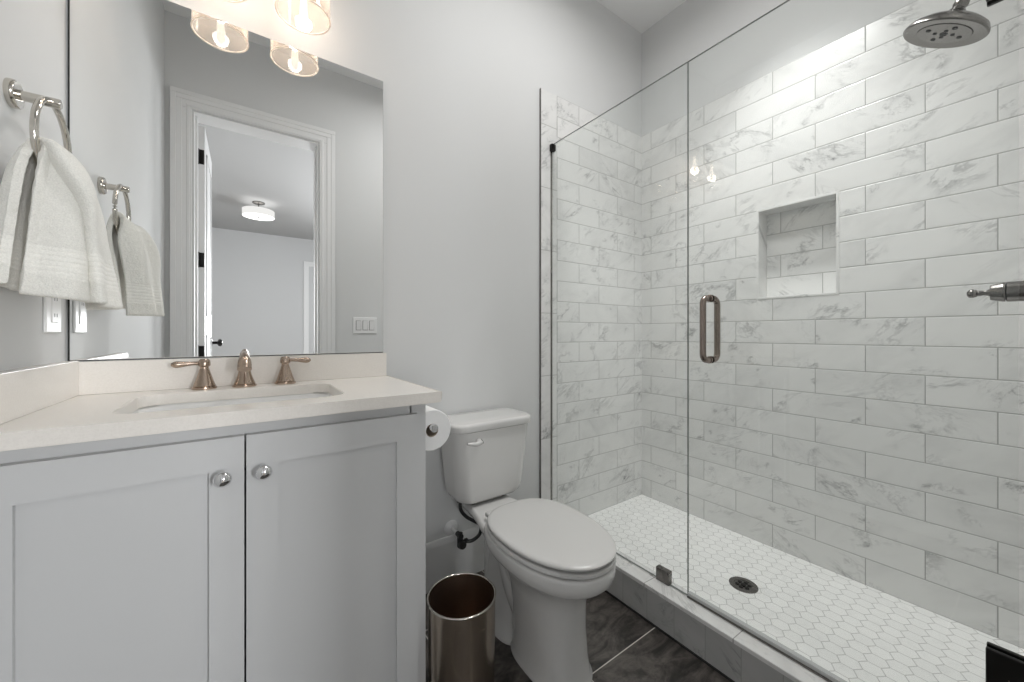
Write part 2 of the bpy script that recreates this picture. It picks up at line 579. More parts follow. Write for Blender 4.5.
def tube(bm, pts, r, seg=16, n=6, cap=True, smooth=True, closed=False):
    """tube through points; r a number or a list per control point"""
    pts = [Vector(p) for p in pts]
    rr = r if isinstance(r, (list, tuple)) else [r] * len(pts)
    if smooth and len(pts) > 2:
        path = catmull(pts, n)
        rad = [max(1e-4, v.x) for v in catmull([Vector((q, 0, 0)) for q in rr], n)]
    else:
        path, rad = pts, list(rr)
    rings = []
    pa = None
    N = len(path)
    for i, p in enumerate(path):
        if closed:
            d = path[(i + 1) % N] - path[i - 1]
        else:
            d = path[min(i + 1, N - 1)] - path[max(i - 1, 0)]
        d.normalize()
        if pa is None:
            a, b = frame_of(d)
        else:
            a = (pa - d * pa.dot(d)).normalized(); b = d.cross(a)
        pa = a
        rings.append([bm.verts.new(p + a * (rad[i] * math.cos(2 * PI * j / seg)) + b * (rad[i] * math.sin(2 * PI * j / seg))) for j in range(seg)])
    if closed:
        skin(bm, rings + [rings[0]])
    else:
        skin(bm, rings)
        if cap:
            bm.faces.new(rings[0][::-1]); bm.faces.new(rings[-1])
    return bm


def rrect(cx, cy, hx, hy, r, z, seg=6):
    pts = []
    for (sx, sy, a0) in ((1, 1, 0), (-1, 1, 90), (-1, -1, 180), (1, -1, 270)):
        for i in range(seg + 1):
            a = math.radians(a0 + 90 * i / seg)
            pts.append(Vector((cx + sx * (hx - r) + r * math.cos(a), cy + sy * (hy - r) + r * math.sin(a), z)))
    return pts


def egg(cx, cy, hw, lf, lb, z, nf=2.15, nb=2.6, seg=56):
    """toilet outline: front (-y) length lf, back (+y) length lb"""
    out = []
    hw, lf = hw * 1.02, lf * 1.02
    for i in range(seg):
        a = 2 * PI * i / seg
        c, s = math.cos(a), math.sin(a)
        n = nb if s > 0 else nf
        x = math.copysign(abs(c) ** (2 / n), c) * hw
        y = math.copysign(abs(s) ** (2 / n), s) * (lb if s > 0 else lf)
        out.append(Vector((cx + x, cy + y, z)))
    return out


# ------------------------------------------------------------------ room shell
XL, XR, YF, ZC = -0.370, 1.9684, -1.46, 2.855
YS = -1.42                     # shower end wall (valve wall)
XG = 1.245                     # glass plane
XK0, XK1 = 1.179, 1.272        # curb
ZS = 0.055                     # shower floor
OX0, OX1, OZ = -0.2440, 0.413, 2.328   # door opening

struct('floor', B(XL - 0.1, XK1, YF - 0.14, 0.1, -0.10, 0.0), M['floor'])
struct('shower_floor', B(XK1 - 0.01, XR + 0.02, YS - 0.02, 0.02, -0.10, ZS), M['hex'])
struct('ceiling', B(XL - 0.1, XR + 0.25, YF - 0.14, 0.1, ZC, ZC + 0.1), M['ceiling'])
struct('wall_left', B(XL - 0.10, XL, YF - 0.14, 0.10, 0.0, ZC), M['wall'])
struct('wall_back', B(XL, XR + 0.2, 0.0, 0.10, 0.0, ZC), M['wall'])
ZTT = ZS + 21 * P              # top of the tile
# long shower wall: painted above, tiled below with a niche opening
NY0, NY1, NZ0, NZ1, ND = -0.944, -0.639, 1.187, 1.607, 0.09
struct('wall_right', B(XR + 0.012, XR + 0.2, YS - 0.14, 0.0, ZTT, ZC), M['wall'])
bm = bmesh.new()
box(bm, XR, XR + 0.2, YS - 0.14, NY0, 0.0, ZTT)
box(bm, XR, XR + 0.2, NY1, 0.0, 0.0, ZTT)
box(bm, XR, XR + 0.2, NY0, NY1, 0.0, NZ0)
box(bm, XR, XR + 0.2, NY0, NY1, NZ1, ZTT)
box(bm, XR + ND, XR + 0.2, NY0, NY1, NZ0, NZ1)
struct('wall_right_tile', bm, M['tileR'], smooth=0)
bm = bmesh.new()      # stone lining and edge strip of the niche
t = 0.010
box(bm, XR - 0.002, XR + ND, NY0, NY0 + t, NZ0, NZ1, 0.0015)
box(bm, XR - 0.002, XR + ND, NY1 - t, NY1, NZ0, NZ1, 0.0015)
box(bm, XR - 0.002, XR + ND, NY0 + t, NY1 - t, NZ0, NZ0 + t, 0.0015)
box(bm, XR - 0.002, XR + ND, NY0 + t, NY1 - t, NZ1 - t, NZ1, 0.0015)
struct('trim_1', bm, M['niche'])
# end wall tile, with a vertical row of edge tiles at the room side
struct('wall_back_tile', B(1.284, XR, -0.009, 0.0, ZS - 0.05, ZTT), M['tileB'], smooth=0)
struct('trim_2', B(XK0, 1.2825, -0.010, 0.0, 0.0, ZTT, 0.002), M['tileT'])
# valve wall of the shower
struct('wall_front_shower', B(XK0, XR + 0.2, YS - 0.14, YS, 0.0, ZC), M['tileB'], smooth=0)
# door wall
bm = bmesh.new()
box(bm, XL, OX0, YF - 0.14, YF, 0.0, ZC)
box(bm, OX1, XK0, YF - 0.14, YF, 0.0, ZC)
box(bm, OX0, OX1, YF - 0.14, YF, OZ, ZC)
struct('wall_front', bm, M['wall'])

# curb
struct('trim_3', B(XK0, XK1, YS, -0.010, 0.006, 0.118), M['curbface'])
bm = bmesh.new()
vs = [bm.verts.new((x, y, z)) for y in (YS, -0.010) for x, z in ((XK0 - 0.003, 0.1175), (XK1 + 0.002, 0.1175), (XK1 + 0.002, 0.127), (XK0 - 0.003, 0.131))]
for q in ((3, 2, 1, 0), (4, 5, 6, 7), (0, 1, 5, 4), (1, 2, 6, 5), (2, 3, 7, 6), (3, 0, 4, 7)): bm.faces.new([vs[i] for i in q])
bmesh.ops.bevel(bm, geom=bm.edges[:], offset=0.001, segments=2, affect='EDGES')
struct('trim_4', bm, M['curbtop'])
struct('trim_5', B(XK0 - 0.004, XK1, YS, -0.010, 0.0, 0.0062), M['dark'])
struct('trim_10', B(XK0 - 0.0022, XK0, -0.0105, 0.0, 0.131, ZTT), M['bnickel'])


def baseboard(bm, p0, p1, n):
    """profile run from p0 to p1 (floor points), standing out along n"""
    prof = [(0, 0), (0.016, 0), (0.016, 0.135), (0.013, 0.142), (0.013, 0.165), (0.010, 0.171), (0.0085, 0.183), (0.004, 0.189), (0, 0.190)]
    p0, p1, n = Vector(p0), Vector(p1), Vector(n)
    loft(bm, [[p + n * d + Vector((0, 0, z)) for d, z in prof] for p in (p0, p1)])
    return bm


struct('baseboard_back', baseboard(bmesh.new(), (0.409, 0, 0), (XK0, 0, 0), (0, -1, 0)), M['trim'])
struct('baseboard_front', baseboard(bmesh.new(), (0.53, YF, 0), (XK0, YF, 0), (0, 1, 0)), M['trim'])
struct('baseboard_left', baseboard(bmesh.new(), (XL, -0.50, 0), (XL, YF, 0), (1, 0, 0)), M['trim'])

# ------------------------------------------------------------------ doorway (seen in the mirror)
CW = 0.102


def casing(bm, y, s):
    """stepped door casing on the wall face y, standing out along s"""
    for a, b, d in ((0.006, CW, 0.011), (0.014, 0.030, 0.014), (0.050, CW - 0.004, 0.015), (CW - 0.026, CW, 0.018)):
        for x0, x1 in ((OX0 - b, OX0 - a), (OX1 + a, OX1 + b)):
            box(bm, x0, x1, min(y, y + s * d), max(y, y + s * d), 0.0, OZ + a, 0.002, 1)
        box(bm, OX0 - b, OX1 + b, min(y, y + s * d), max(y, y + s * d), OZ + a, OZ + b, 0.002, 1)
    return bm


struct('trim_6', casing(bmesh.new(), YF, 1), M['trim'])
struct('wall_bedroom_return', B(OX1 + 0.025, XK0, YF - 0.41, YF - 0.14, 0, ZC), M['bedwall'])
bm = bmesh.new()
jt = 0.004
box(bm, OX0, OX0 + jt, YF - 0.14, YF, 0, OZ)
box(bm, OX1 - jt, OX1, YF - 0.14, YF, 0, OZ)
box(bm, OX0 + jt, OX1 - jt, YF - 0.14, YF, OZ - jt, OZ)
box(bm, OX0 + jt, OX0 + jt + 0.010, YF - 0.10, YF - 0.055, 0, OZ - jt)
box(bm, OX1 - jt - 0.010, OX1 - jt, YF - 0.10, YF - 0.055, 0, OZ - jt)
struct('trim_8', bm, M['trim'])
# the door stands open into the bedroom
DX = OX0 + 0.0420
bm = bmesh.new()
y1, y0 = YF - 0.146, YF - 0.146 - 0.61
box(bm, DX - 0.036, DX, y0, y1, 0.012, OZ - 0.015, 0.002)
for z0, z1 in ((0.22, 1.02), (1.14, OZ - 0.15)):
    for xx in (DX, DX - 0.036):
        s = 1 if xx == DX else -1
        for (ya, yb, za, zb) in ((y0 + 0.10, y1 - 0.10, z0, z0 + 0.02), (y0 + 0.10, y1 - 0.10, z1 - 0.02, z1), (y0 + 0.10, y0 + 0.12, z0, z1), (y1 - 0.12, y1 - 0.10, z0, z1)):
            box(bm, min(xx, xx + s * 0.006), max(xx, xx + s * 0.006), ya, yb, za, zb, 0.002)
door = struct('door_1', bm, M['trim'])
for z in (2.121, 1.484, 0.907, 0.28):
    bm = bmesh.new()
    box(bm, OX0 + jt, OX0 + jt + 0.003, YF - 0.14, YF - 0.108, z - 0.045, z + 0.045, 0.001)
    box(bm, DX - 0.036, DX - 0.003, y1, y1 + 0.002, z - 0.045, z + 0.045, 0.0005)
    lathe(bm, [(0.0, -0.05), (0.006, -0.047), (0.006, 0.047), (0.0, 0.05)], (OX0 + jt + 0.006, YF - 0.142, z), seg=12)
    obj('hinge', bm, M['black'], door)
bm = bmesh.new()
for s in (1, -1):
    lathe(bm, [(0.026, 0), (0.026, 0.006), (0.010, 0.010), (0.010, 0.035), (0.024, 0.042), (0.028, 0.055), (0.018, 0.066), (0.0, 0.068)], (DX if s > 0 else DX - 0.036, y0 + 0.065, 0.96), (s, 0, 0), 20)
obj('door_knob', bm, M['black'], door)

# bedroom beyond the doorway
HX0, HX1, HY0, HY1 = -1.9, 2.3, -6.9, YF - 0.14
struct('floor_bedroom', B(HX0 - 0.1, HX1 + 0.1, HY0 - 0.1, HY1, -0.10, 0.0), plain('beige_carpet', (0.42, 0.38, 0.33), 0.95, bump=0.3, scale=400))
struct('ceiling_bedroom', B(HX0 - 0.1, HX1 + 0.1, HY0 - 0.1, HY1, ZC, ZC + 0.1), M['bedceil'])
struct('wall_bedroom_back', B(HX0 - 0.1, HX1 + 0.1, HY0 - 0.1, HY0, 0, ZC), M['bedwall'])
struct('wall_bedroom_left', B(HX0 - 0.1, HX0, HY0, HY1, 0, ZC), M['bedwall'])
struct('wall_bedroom_right', B(HX1, HX1 + 0.1, HY0, HY1, 0, ZC), M['bedwall'])
struct('wall_bedroom_front', B(HX0 - 0.1, XL - 0.1, HY1, HY1 + 0.1, 0, ZC), M['bedwall'])
bm = bmesh.new()
for xa in (0.93, 1.80):
    box(bm, xa, xa + 0.09, HY0, HY0 + 0.02, 0, 2.33, 0.003)
box(bm, 0.93, 1.89, HY0, HY0 + 0.02, 2.33, 2.42, 0.003)
struct('trim_9', bm, M['trim'])

# ------------------------------------------------------------------ vanity cabinet
CX1, CYF = 0.4080, -0.447
cab = thing('vanity_cabinet', 'light grey painted vanity cabinet with two doors under the cream countertop', 'cabinet', (0.02, -0.22, 0.0))
bm = bmesh.new()
box(bm, XL, XL + 0.018, CYF, -0.004, 0.0, 0.845)
box(bm, CX1 - 0.018, CX1, CYF, -0.004, 0.0, 0.845)
box(bm, XL + 0.018, CX1 - 0.018, CYF, -0.004, 0.10, 0.118)
box(bm, XL + 0.018, CX1 - 0.018, -0.012, -0.004, 0.118, 0.845)
box(bm, XL + 0.018, CX1 - 0.018, CYF + 0.06, CYF + 0.075, 0.0, 0.10)
obj('body', bm, M['cab'], cab)
bm = bmesh.new()
box(bm, XL, XL + 0.035, CYF - 0.001, CYF + 0.018, 0.0, 0.845, 0.0008)
box(bm, CX1 - 0.045, CX1, CYF - 0.001, CYF + 0.018, 0.0, 0.845, 0.0008)
box(bm, XL + 0.03, CX1 - 0.04, CYF - 0.001, CYF + 0.018, 0.800, 0.845, 0.0008)
box(bm, XL + 0.03, CX1 - 0.04, CYF - 0.001, CYF + 0.018, 0.02, 0.06, 0.0008)
obj('face_frame', bm, M['cab'], cab)


def shaker(x0, x1, z0, z1, yf, kx, kz):
    st, th = 0.058, 0.020
    bm = bmesh.new()
    # one continuous frame: outer rectangle, inner rectangle, four joined sides
    o_ = [(x0, z0), (x1, z0), (x1, z1), (x0, z1)]
    i_ = [(x0 + st, z0 + 0.066), (x1 - st, z0 + 0.066), (x1 - st, z1 - 0.066), (x0 + st, z1 - 0.066)]
    loops = [[bm.verts.new((x, y, z)) for x, z in l] for l, y in ((o_, yf + th), (o_, yf), (i_, yf), (i_, yf + th))]
    skin(bm, loops + [loops[0]])
    bmesh.ops.bevel(bm, geom=[e for e in bm.edges if e.calc_face_angle(0) > 1.0], offset=0.0012, segments=2, affect='EDGES')
    d = obj('door', bm, M['cab'], cab)
    obj('panel', B(x0 + st - 0.002, x1 - st + 0.002, yf + 0.010, yf + 0.018, z0 + 0.06, z1 - 0.062), M['cab'], d)
    k = obj('knob', lathe(bmesh.new(), [(0.0075, 0), (0.0065, 0.004), (0.0055, 0.010), (0.009, 0.014), (0.0150, 0.018), (0.0158, 0.022), (0.0135, 0.027), (0.0080, 0.0305), (0.0, 0.0318)], (kx, yf, kz), (0, -1, 0), 28), M['chrome'], d)
    k['label'] = 'round chrome knob'


YD = CYF - 0.0225
shaker(-0.3665, -0.0005, 0.040, 0.8155, YD, -0.036, 0.738)
shaker(0.0030, 0.3790, 0.040, 0.8155, YD, 0.0325, 0.738)

# countertop with the sink cut-out
ZK0, ZK1 = 0.845, 0.872
ctop = thing('countertop', 'cream quartz countertop with backsplash on the grey vanity', 'countertop', (0.03, -0.25, ZK0))
SX, SY0, SY1, SR = 0.215, -0.400, -0.112, 0.045
bm = bmesh.new()
outer = [Vector((XL, -0.4985, 0)), Vector((0.432, -0.4985, 0)), Vector((0.432, 0, 0)), Vector((XL, 0, 0))]
inner = rrect(0, (SY0 + SY1) / 2, SX, (SY1 - SY0) / 2, SR, 0)
for z in (ZK0, ZK1):
    vo = [bm.verts.new((p.x, p.y, z)) for p in outer]
    vi = [bm.verts.new((p.x, p.y, z)) for p in inner]
    es = [bm.edges.new((l[i], l[(i + 1) % len(l)])) for l in (vo, vi) for i in range(len(l))]
    bmesh.ops.triangle_fill(bm, use_beauty=True, edges=es)
    if z == ZK0: lo = (vo, vi)
    else: hi = (vo, vi)
for l, h in zip(lo, hi):
    for i in range(len(l)):
        j = (i + 1) % len(l)
        bm.faces.new((l[i], l[j], h[j], h[i]))
bmesh.ops.remove_doubles(bm, verts=bm.verts, dist=1e-5)
rim = [e for e in bm.edges if len(e.link_faces) == 2 and abs(e.calc_face_angle(0)) > 1.0]
bmesh.ops.bevel(bm, geom=rim, offset=0.0018, segments=2, affect='EDGES')
obj('slab', bm, M['quartz'], ctop)
obj('backsplash', B(XL, 0.431, -0.020, 0.0, ZK1, 0.957, 0.0015), M['quartz'], ctop)
obj('side_splash', B(XL, XL + 0.0265, -0.4985, -0.0203, ZK1, 0.960, 0.0015), M['quartz'], ctop)

# undermount sink
sink = thing('sink', 'white undermount sink set below the countertop opening', 'sink', (0, -0.256, 0.70))
bm = bmesh.new()
cy = (SY0 + SY1) / 2; hy = (SY1 - SY0) / 2
rings = [rrect(0, cy, SX + 0.022, hy + 0.022, SR + 0.02, 0.830), rrect(0, cy, SX + 0.022, hy + 0.022, SR + 0.02, 0.8445),
         rrect(0, cy, SX + 0.004, hy + 0.004, SR, 0.8445), rrect(0, cy, SX - 0.002, hy - 0.002, SR, 0.838),
         rrect(0, cy, SX - 0.010, hy - 0.008, SR, 0.78), rrect(0, cy, SX - 0.028, hy - 0.024, SR, 0.725),
         rrect(0, cy, SX - 0.060, hy - 0.050, SR, 0.708), rrect(0, cy, 0.03, 0.03, 0.0295, 0.702)]
R = [[bm.verts.new(p) for p in r] for r in rings]
skin(bm, R); bm.faces.new(R[-1])
obj('basin', bm, M['sinkwhite'], sink)
obj('sink_drain', lathe(bmesh.new(), [(0.0, 0.7045), (0.012, 0.7045), (0.014, 0.7035), (0.022, 0.7055), (0.024, 0.7025)], (0, cy, 0), seg=24, cap=False), M['bronze'], sink)

# ------------------------------------------------------------------ faucet
fau = thing('faucet', 'three-piece champagne bronze faucet on the cream countertop', 'faucet', (0.0, -0.055, ZK1))
FY = -0.058
bm = bmesh.new()
lathe(bm, [(0.0295, 0), (0.0300, 0.003), (0.0295, 0.006), (0.0262, 0.0075), (0.0270, 0.0095), (0.0262, 0.0115), (0.0240, 0.016), (0.0200, 0.026), (0.0165, 0.038), (0.0142, 0.052), (0.0135, 0.064), (0.0132, 0.074), (0.0122, 0.084), (0.0108, 0.092), (0.007, 0.097), (0, 0.098)], (0, FY, ZK1), seg=32)
obj('spout_body', bm, M['bronze'], fau)
bm = tube(bmesh.new(), [(0, FY + 0.002, ZK1 + 0.072), (0, FY - 0.004, ZK1 + 0.088), (0, FY - 0.025, ZK1 + 0.098), (0, FY - 0.058, ZK1 + 0.094), (0, FY - 0.085, ZK1 + 0.078), (0, FY - 0.098, ZK1 + 0.058)], [0.0108, 0.0088, 0.0080, 0.0105, 0.0158, 0.0168], 20, 6)
sp = obj('spout', bm, M['bronze'], fau)
for hx, s in ((-0.0935, -1), (0.1045, 1)):
    hy_ = FY + 0.004
    bm = lathe(bmesh.new(), [(0.0285, 0), (0.0290, 0.003), (0.0285, 0.006), (0.0252, 0.0075), (0.0260, 0.0095), (0.0250, 0.0115), (0.0225, 0.018), (0.0185, 0.031), (0.0145, 0.044), (0.0112, 0.055), (0.0098, 0.060), (0.0105, 0.063), (0.0138, 0.066), (0.0142, 0.072), (0.0128, 0.080), (0.0095, 0.0845), (0, 0.086)], (hx, hy_, ZK1), seg=32)
    h = obj('handle', bm, M['bronze'], fau)
    bm = tube(bmesh.new(), [(hx + s * 0.006, hy_, ZK1 + 0.0735), (hx + s * 0.016, hy_, ZK1 + 0.0735), (hx + s * 0.035, hy_ - 0.001, ZK1 + 0.0725), (hx + s * 0.054, hy_ - 0.003, ZK1 + 0.0715), (hx + s * 0.064, hy_ - 0.004, ZK1 + 0.0715), (hx + s * 0.071, hy_ - 0.0045, ZK1 + 0.0718)], [0.0058, 0.0050, 0.0058, 0.0088, 0.0082, 0.0030], 16, 5)
    obj('lever', bm, M['bronze'], h)

# ------------------------------------------------------------------ mirror
MX0, MX1, MZ0, MZ1 = -0.3630, 0.4225, 0.9605, 1.9680
mir = thing('mirror', 'large frameless wall mirror with a dark left edge above the vanity', 'mirror', (0.03, 0.0, MZ0))
obj('backing', B(MX0 - 0.0045, MX1, -0.0035, 0.0, MZ0 - 0.0022, MZ1, 0.0), M['dark'], mir)
obj('mirror_glass', B(MX0, MX1, -0.0080, -0.0036, MZ0, MZ1, 0.0012, 1), M['mirror'], mir)

# ------------------------------------------------------------------ vanity light
van = thing('vanity_light', 'two-light vanity fixture with seeded glass shades over the mirror', 'light fixture', (0.042, 0.0, 2.2))
obj('backplate', B(-0.14, 0.224, -0.022, 0.0, 2.215, 2.315, 0.006, 3), M['bnickel'], van)
for lx in (-0.063, 0.147):
    obj('arm', tube(bmesh.new(), [(lx, -0.018, 2.265), (lx, -0.06, 2.272), (lx, -0.105, 2.272), (lx, -0.128, 2.255), (lx, -0.130, 2.225)], 0.008, 14, 6), M['bnickel'], van)
    obj('socket_cup', lathe(bmesh.new(), [(0.012, 0.10), (0.034, 0.095), (0.036, 0.055), (0.022, 0.055), (0.021, 0.035), (0, 0.035)], (lx, -0.130, 2.118), seg=28), M['bnickel'], van)
    bm = bmesh.new()
    lathe(bm, [(0.0745, 0.0), (0.0735, 0.05), (0.0700, 0.11), (0.0640, 0.155), (0.050, 0.176), (0.030, 0.180),
               (0.030, 0.1765), (0.048, 0.1725), (0.0612, 0.152), (0.0672, 0.109), (0.0708, 0.05), (0.0718, 0.0), (0.0745, 0.0)], (lx, -0.130, 1.996), seg=48, cap=False)
    bmesh.ops.remove_doubles(bm, verts=bm.verts, dist=1e-6)
    sh = obj('shade', bm, M['shade'], van)
    bm = tube(bmesh.new(), [(lx + 0.0731 * math.cos(2 * PI * i / 64), -0.130 + 0.0731 * math.sin(2 * PI * i / 64), 1.9965) for i in range(64)], 0.0026, 10, 1, smooth=False, closed=True)
    obj('shade_rim', bm, M['shaderim'], sh)
    bm = lathe(bmesh.new(), [(0.0, -0.066), (0.006, -0.064), (0.0105, -0.054), (0.0115, -0.040), (0.0105, -0.024), (0.009, -0.008), (0.0085, 0.030)], (lx, -0.130, 2.120), seg=20)
    b = obj('bulb', bm, M['bulb'], van)
    b['label'] = 'glowing warm white bulb'

# ------------------------------------------------------------------ towel ring and towel on the left wall
RY, RZ, RR, RX = -0.275, 1.410, 0.084, -0.318
tr_ = thing('towel_ring', 'polished nickel towel ring on the left wall beside the mirror', 'towel ring', (XL, -0.287, 1.49))
obj('mount', lathe(bmesh.new(), [(0.026, 0), (0.0265, 0.002), (0.0265, 0.009), (0.024, 0.012), (0.010, 0.0125)], (XL, -0.287, 1.492), (1, 0, 0), 36), M['nickel'], tr_)
obj('post', lathe(bmesh.new(), [(0.0095, 0.010), (0.0095, 0.064), (0.0088, 0.0665), (0, 0.067)], (XL, -0.287, 1.492), (1, 0, 0), 28), M['nickel'], tr_)
bm = bmesh.new()
tube(bm, [(RX, RY + RR * math.cos(2 * PI * i / 64), RZ + RR * math.sin(2 * PI * i / 64)) for i in range(64)], 0.0058, 14, 1, smooth=False, closed=True)
obj('ring', bm, M['nickel'], tr_)

V = Vector
curves = [   # each curve runs from the edge nearest the doorway (-y) to the edge nearest the mirror; wall-side hem first
    [V((-.338, -.420, 1.114)), V((-.352, -.392, 1.113)), V((-.350, -.345, 1.110)), V((-.355, -.295, 1.110)), V((-.345, -.225, 1.108)), V((-.304, -.168, 1.104))],
    [V((-.334, -.398, 1.215)), V((-.352, -.376, 1.215)), V((-.347, -.335, 1.213)), V((-.354, -.290, 1.213)), V((-.345, -.230, 1.213)), V((-.314, -.182, 1.212))],
    [V((-.330, -.372, 1.320)), V((-.347, -.356, 1.318)), V((-.346, -.320, 1.308)), V((-.350, -.280, 1.304)), V((-.346, -.240, 1.306)), V((-.330, -.194, 1.322))],
    [V((-.324, -.352, 1.378)), V((-.334, -.340, 1.373)), V((-.336, -.312, 1.366)), V((-.337, -.278, 1.362)), V((-.335, -.242, 1.362)), V((-.325, -.203, 1.378))],
    [V((-.317, -.345, 1.396)), V((-.315, -.333, 1.389)), V((-.312, -.308, 1.381)), V((-.311, -.275, 1.377)), V((-.312, -.242, 1.378)), V((-.316, -.206, 1.395))],
    [V((-.311, -.352, 1.380)), V((-.294, -.340, 1.376)), V((-.282, -.310, 1.370)), V((-.286, -.275, 1.364)), V((-.283, -.243, 1.362)), V((-.306, -.204, 1.378))],
    [V((-.316, -.372, 1.310)), V((-.276, -.362, 1.308)), V((-.256, -.322, 1.306)), V((-.274, -.280, 1.298)), V((-.262, -.232, 1.296)), V((-.312, -.192, 1.312))],
    [V((-.318, -.388, 1.205)), V((-.272, -.380, 1.203)), V((-.250, -.336, 1.204)), V((-.262, -.280, 1.198)), V((-.252, -.218, 1.196)), V((-.296, -.192, 1.200))],
    [V((-.319, -.404, 1.099)), V((-.268, -.398, 1.092)), V((-.242, -.348, 1.089)), V((-.256, -.282, 1.086)), V((-.238, -.215, 1.084)), V((-.286, -.182, 1.082))],
]
bm = bmesh.new()
NS, NTT = 16, 12
rows = [catmull(c, NS) for c in curves]
cols = [catmull([r[i] for r in rows], NTT) for i in range(len(rows[0]))]
ns, ntt = len(cols), len(cols[0])
random.seed(5)
def sstep(v):
    v = min(1.0, max(0.0, v)); return v * v * (3 - 2 * v)


for i in range(ns):                       # the nearer flap folds over the cloth behind it along a slanting edge
    s_ = i / (ns - 1)
    for j in range(ntt):
        t_ = j / (ntt - 1)
        w = sstep((t_ - 0.50) / 0.12)
        sc = 0.03 + 0.36 * sstep((t_ - 0.52) / 0.44)
        k_ = sstep((s_ - sc) / 0.035) * (1.0 - sstep((s_ - sc - 0.06) / 0.5))
        cols[i][j] = cols[i][j] + V((0.45, -0.85, 0.0)) * (0.022 * w * k_)
        k2 = sstep((s_ - 0.0) / 0.1) * (1 - sstep((s_ - sc) / 0.03))
        cols[i][j] = cols[i][j] + V((-0.3, 0.6, 0.0)) * (0.014 * w * k2)
        fall = abs(t_ - 0.5) * 2
        cols[i][j] = cols[i][j] + V((1.0 if t_ > 0.5 else -0.5, -0.2, 0.0)) * (0.0055 * fall * sstep(fall * 2) * math.sin(2 * PI * (3.1 * s_ + 0.5 * fall) + 0.8))
grid = [[bm.verts.new(cols[i][j] + V((random.uniform(-1, 1), random.uniform(-1, 1), 0)) * 0.0006) for j in range(ntt)] for i in range(ns)]
uvl = bm.loops.layers.uv.new('UVMap')
for i in range(ns - 1):
    for j in range(ntt - 1):
        f = bm.faces.new((grid[i][j], grid[i + 1][j], grid[i + 1][j + 1], grid[i][j + 1]))
        for lp, (a, b) in zip(f.loops, ((i, j), (i + 1, j), (i + 1, j + 1), (i, j + 1))):
            lp[uvl].uv = (a / (ns - 1), b / (ntt - 1))
tw = obj('towel', bm, M['towel'], origin=(-.31, -.28, 1.09), smooth=180)
md = tw.modifiers.new('thick', 'SOLIDIFY'); md.thickness = 0.013; md.offset = 0.0
md = tw.modifiers.new('soft', 'SUBSURF'); md.levels = 1; md.render_levels = 2
tag(tw, 'white terry hand towel hanging in the nickel ring', 'towel')

# ------------------------------------------------------------------ outlet and switches
out = thing('wall_outlet', 'white electrical outlet on the left wall below the towel', 'outlet', (XL, -0.098, 1.09))
OYc, OZc = -0.0985, 1.0885
obj('cover_plate', B(XL, XL + 0.006, OYc - 0.043, OYc + 0.043, OZc - 0.058, OZc + 0.058, 0.003, 3), M['plate'], out)
bm = B(XL + 0.004, XL + 0.0085, OYc - 0.017, OYc + 0.017, OZc - 0.034, OZc + 0.034, 0.002, 2)
for dz in (-0.019, 0.019):
    for dy in (-0.0065, 0.0065):
        box(bm, XL + 0.0078, XL + 0.0090, OYc + dy - 0.001, OYc + dy + 0.001, OZc + dz - 0.002, OZc + dz + 0.006, mi=1)
obj('receptacle', bm, None, out, mats=[M['plate'], M['slot']])

sw = thing('light_switch', 'white three-rocker switch plate beside the doorway, reflected in the mirror', 'light switch', (0.718, YF, 1.087))
obj('switch_plate', B(0.634, 0.802, YF, YF + 0.006, 1.029, 1.146, 0.003, 3), M['plate'], sw)
for i in range(3):
    cx = 0.672 + 0.046 * i
    bm = B(cx - 0.0175, cx + 0.0175, YF + 0.005, YF + 0.0075, 1.053, 1.122, 0.001)
    fr = obj('rocker_frame', bm, M['slot'], sw)
    bm = bmesh.new()
    vs = [bm.verts.new(q) for q in ((cx - .0155, YF + .006, 1.055), (cx + .0155, YF + .006, 1.055), (cx + .0155, YF + .006, 1.120), (cx - .0155, YF + .006, 1.120),
                                    (cx - .0155, YF + .009, 1.055), (cx + .0155, YF + .009, 1.055), (cx + .0155, YF + .013, 1.120), (cx - .0155, YF + .013, 1.120))]
    for q in ((0, 1, 2, 3), (4, 5, 6, 7), (0, 1, 5, 4), (1, 2, 6, 5), (2, 3, 7, 6), (3, 0, 4, 7)): bm.faces.new([vs[k] for k in q])
    obj('rocker', bm, M['plate'], fr)

# ------------------------------------------------------------------ toilet
TX = 0.790
toi = thing('toilet', 'white two-piece toilet with closed lid between the vanity and the shower', 'toilet', (TX, -0.36, 0.0))
TY = -0.500                      # widest point of the seat


def ring_xy(cx, y0, y1, hw, z, n=2.5, seg=56):
    """superellipse from y1 (front) to y0 (back)"""
    out = []
    for i in range(seg):
        a = 2 * PI * i / seg
        c, s = math.cos(a), math.sin(a)
        out.append(V((cx + math.copysign(abs(c) ** (2 / n), c) * hw, (y0 + y1) / 2 + math.copysign(abs(s) ** (2 / n), s) * (y0 - y1) / 2, z)))
    return out


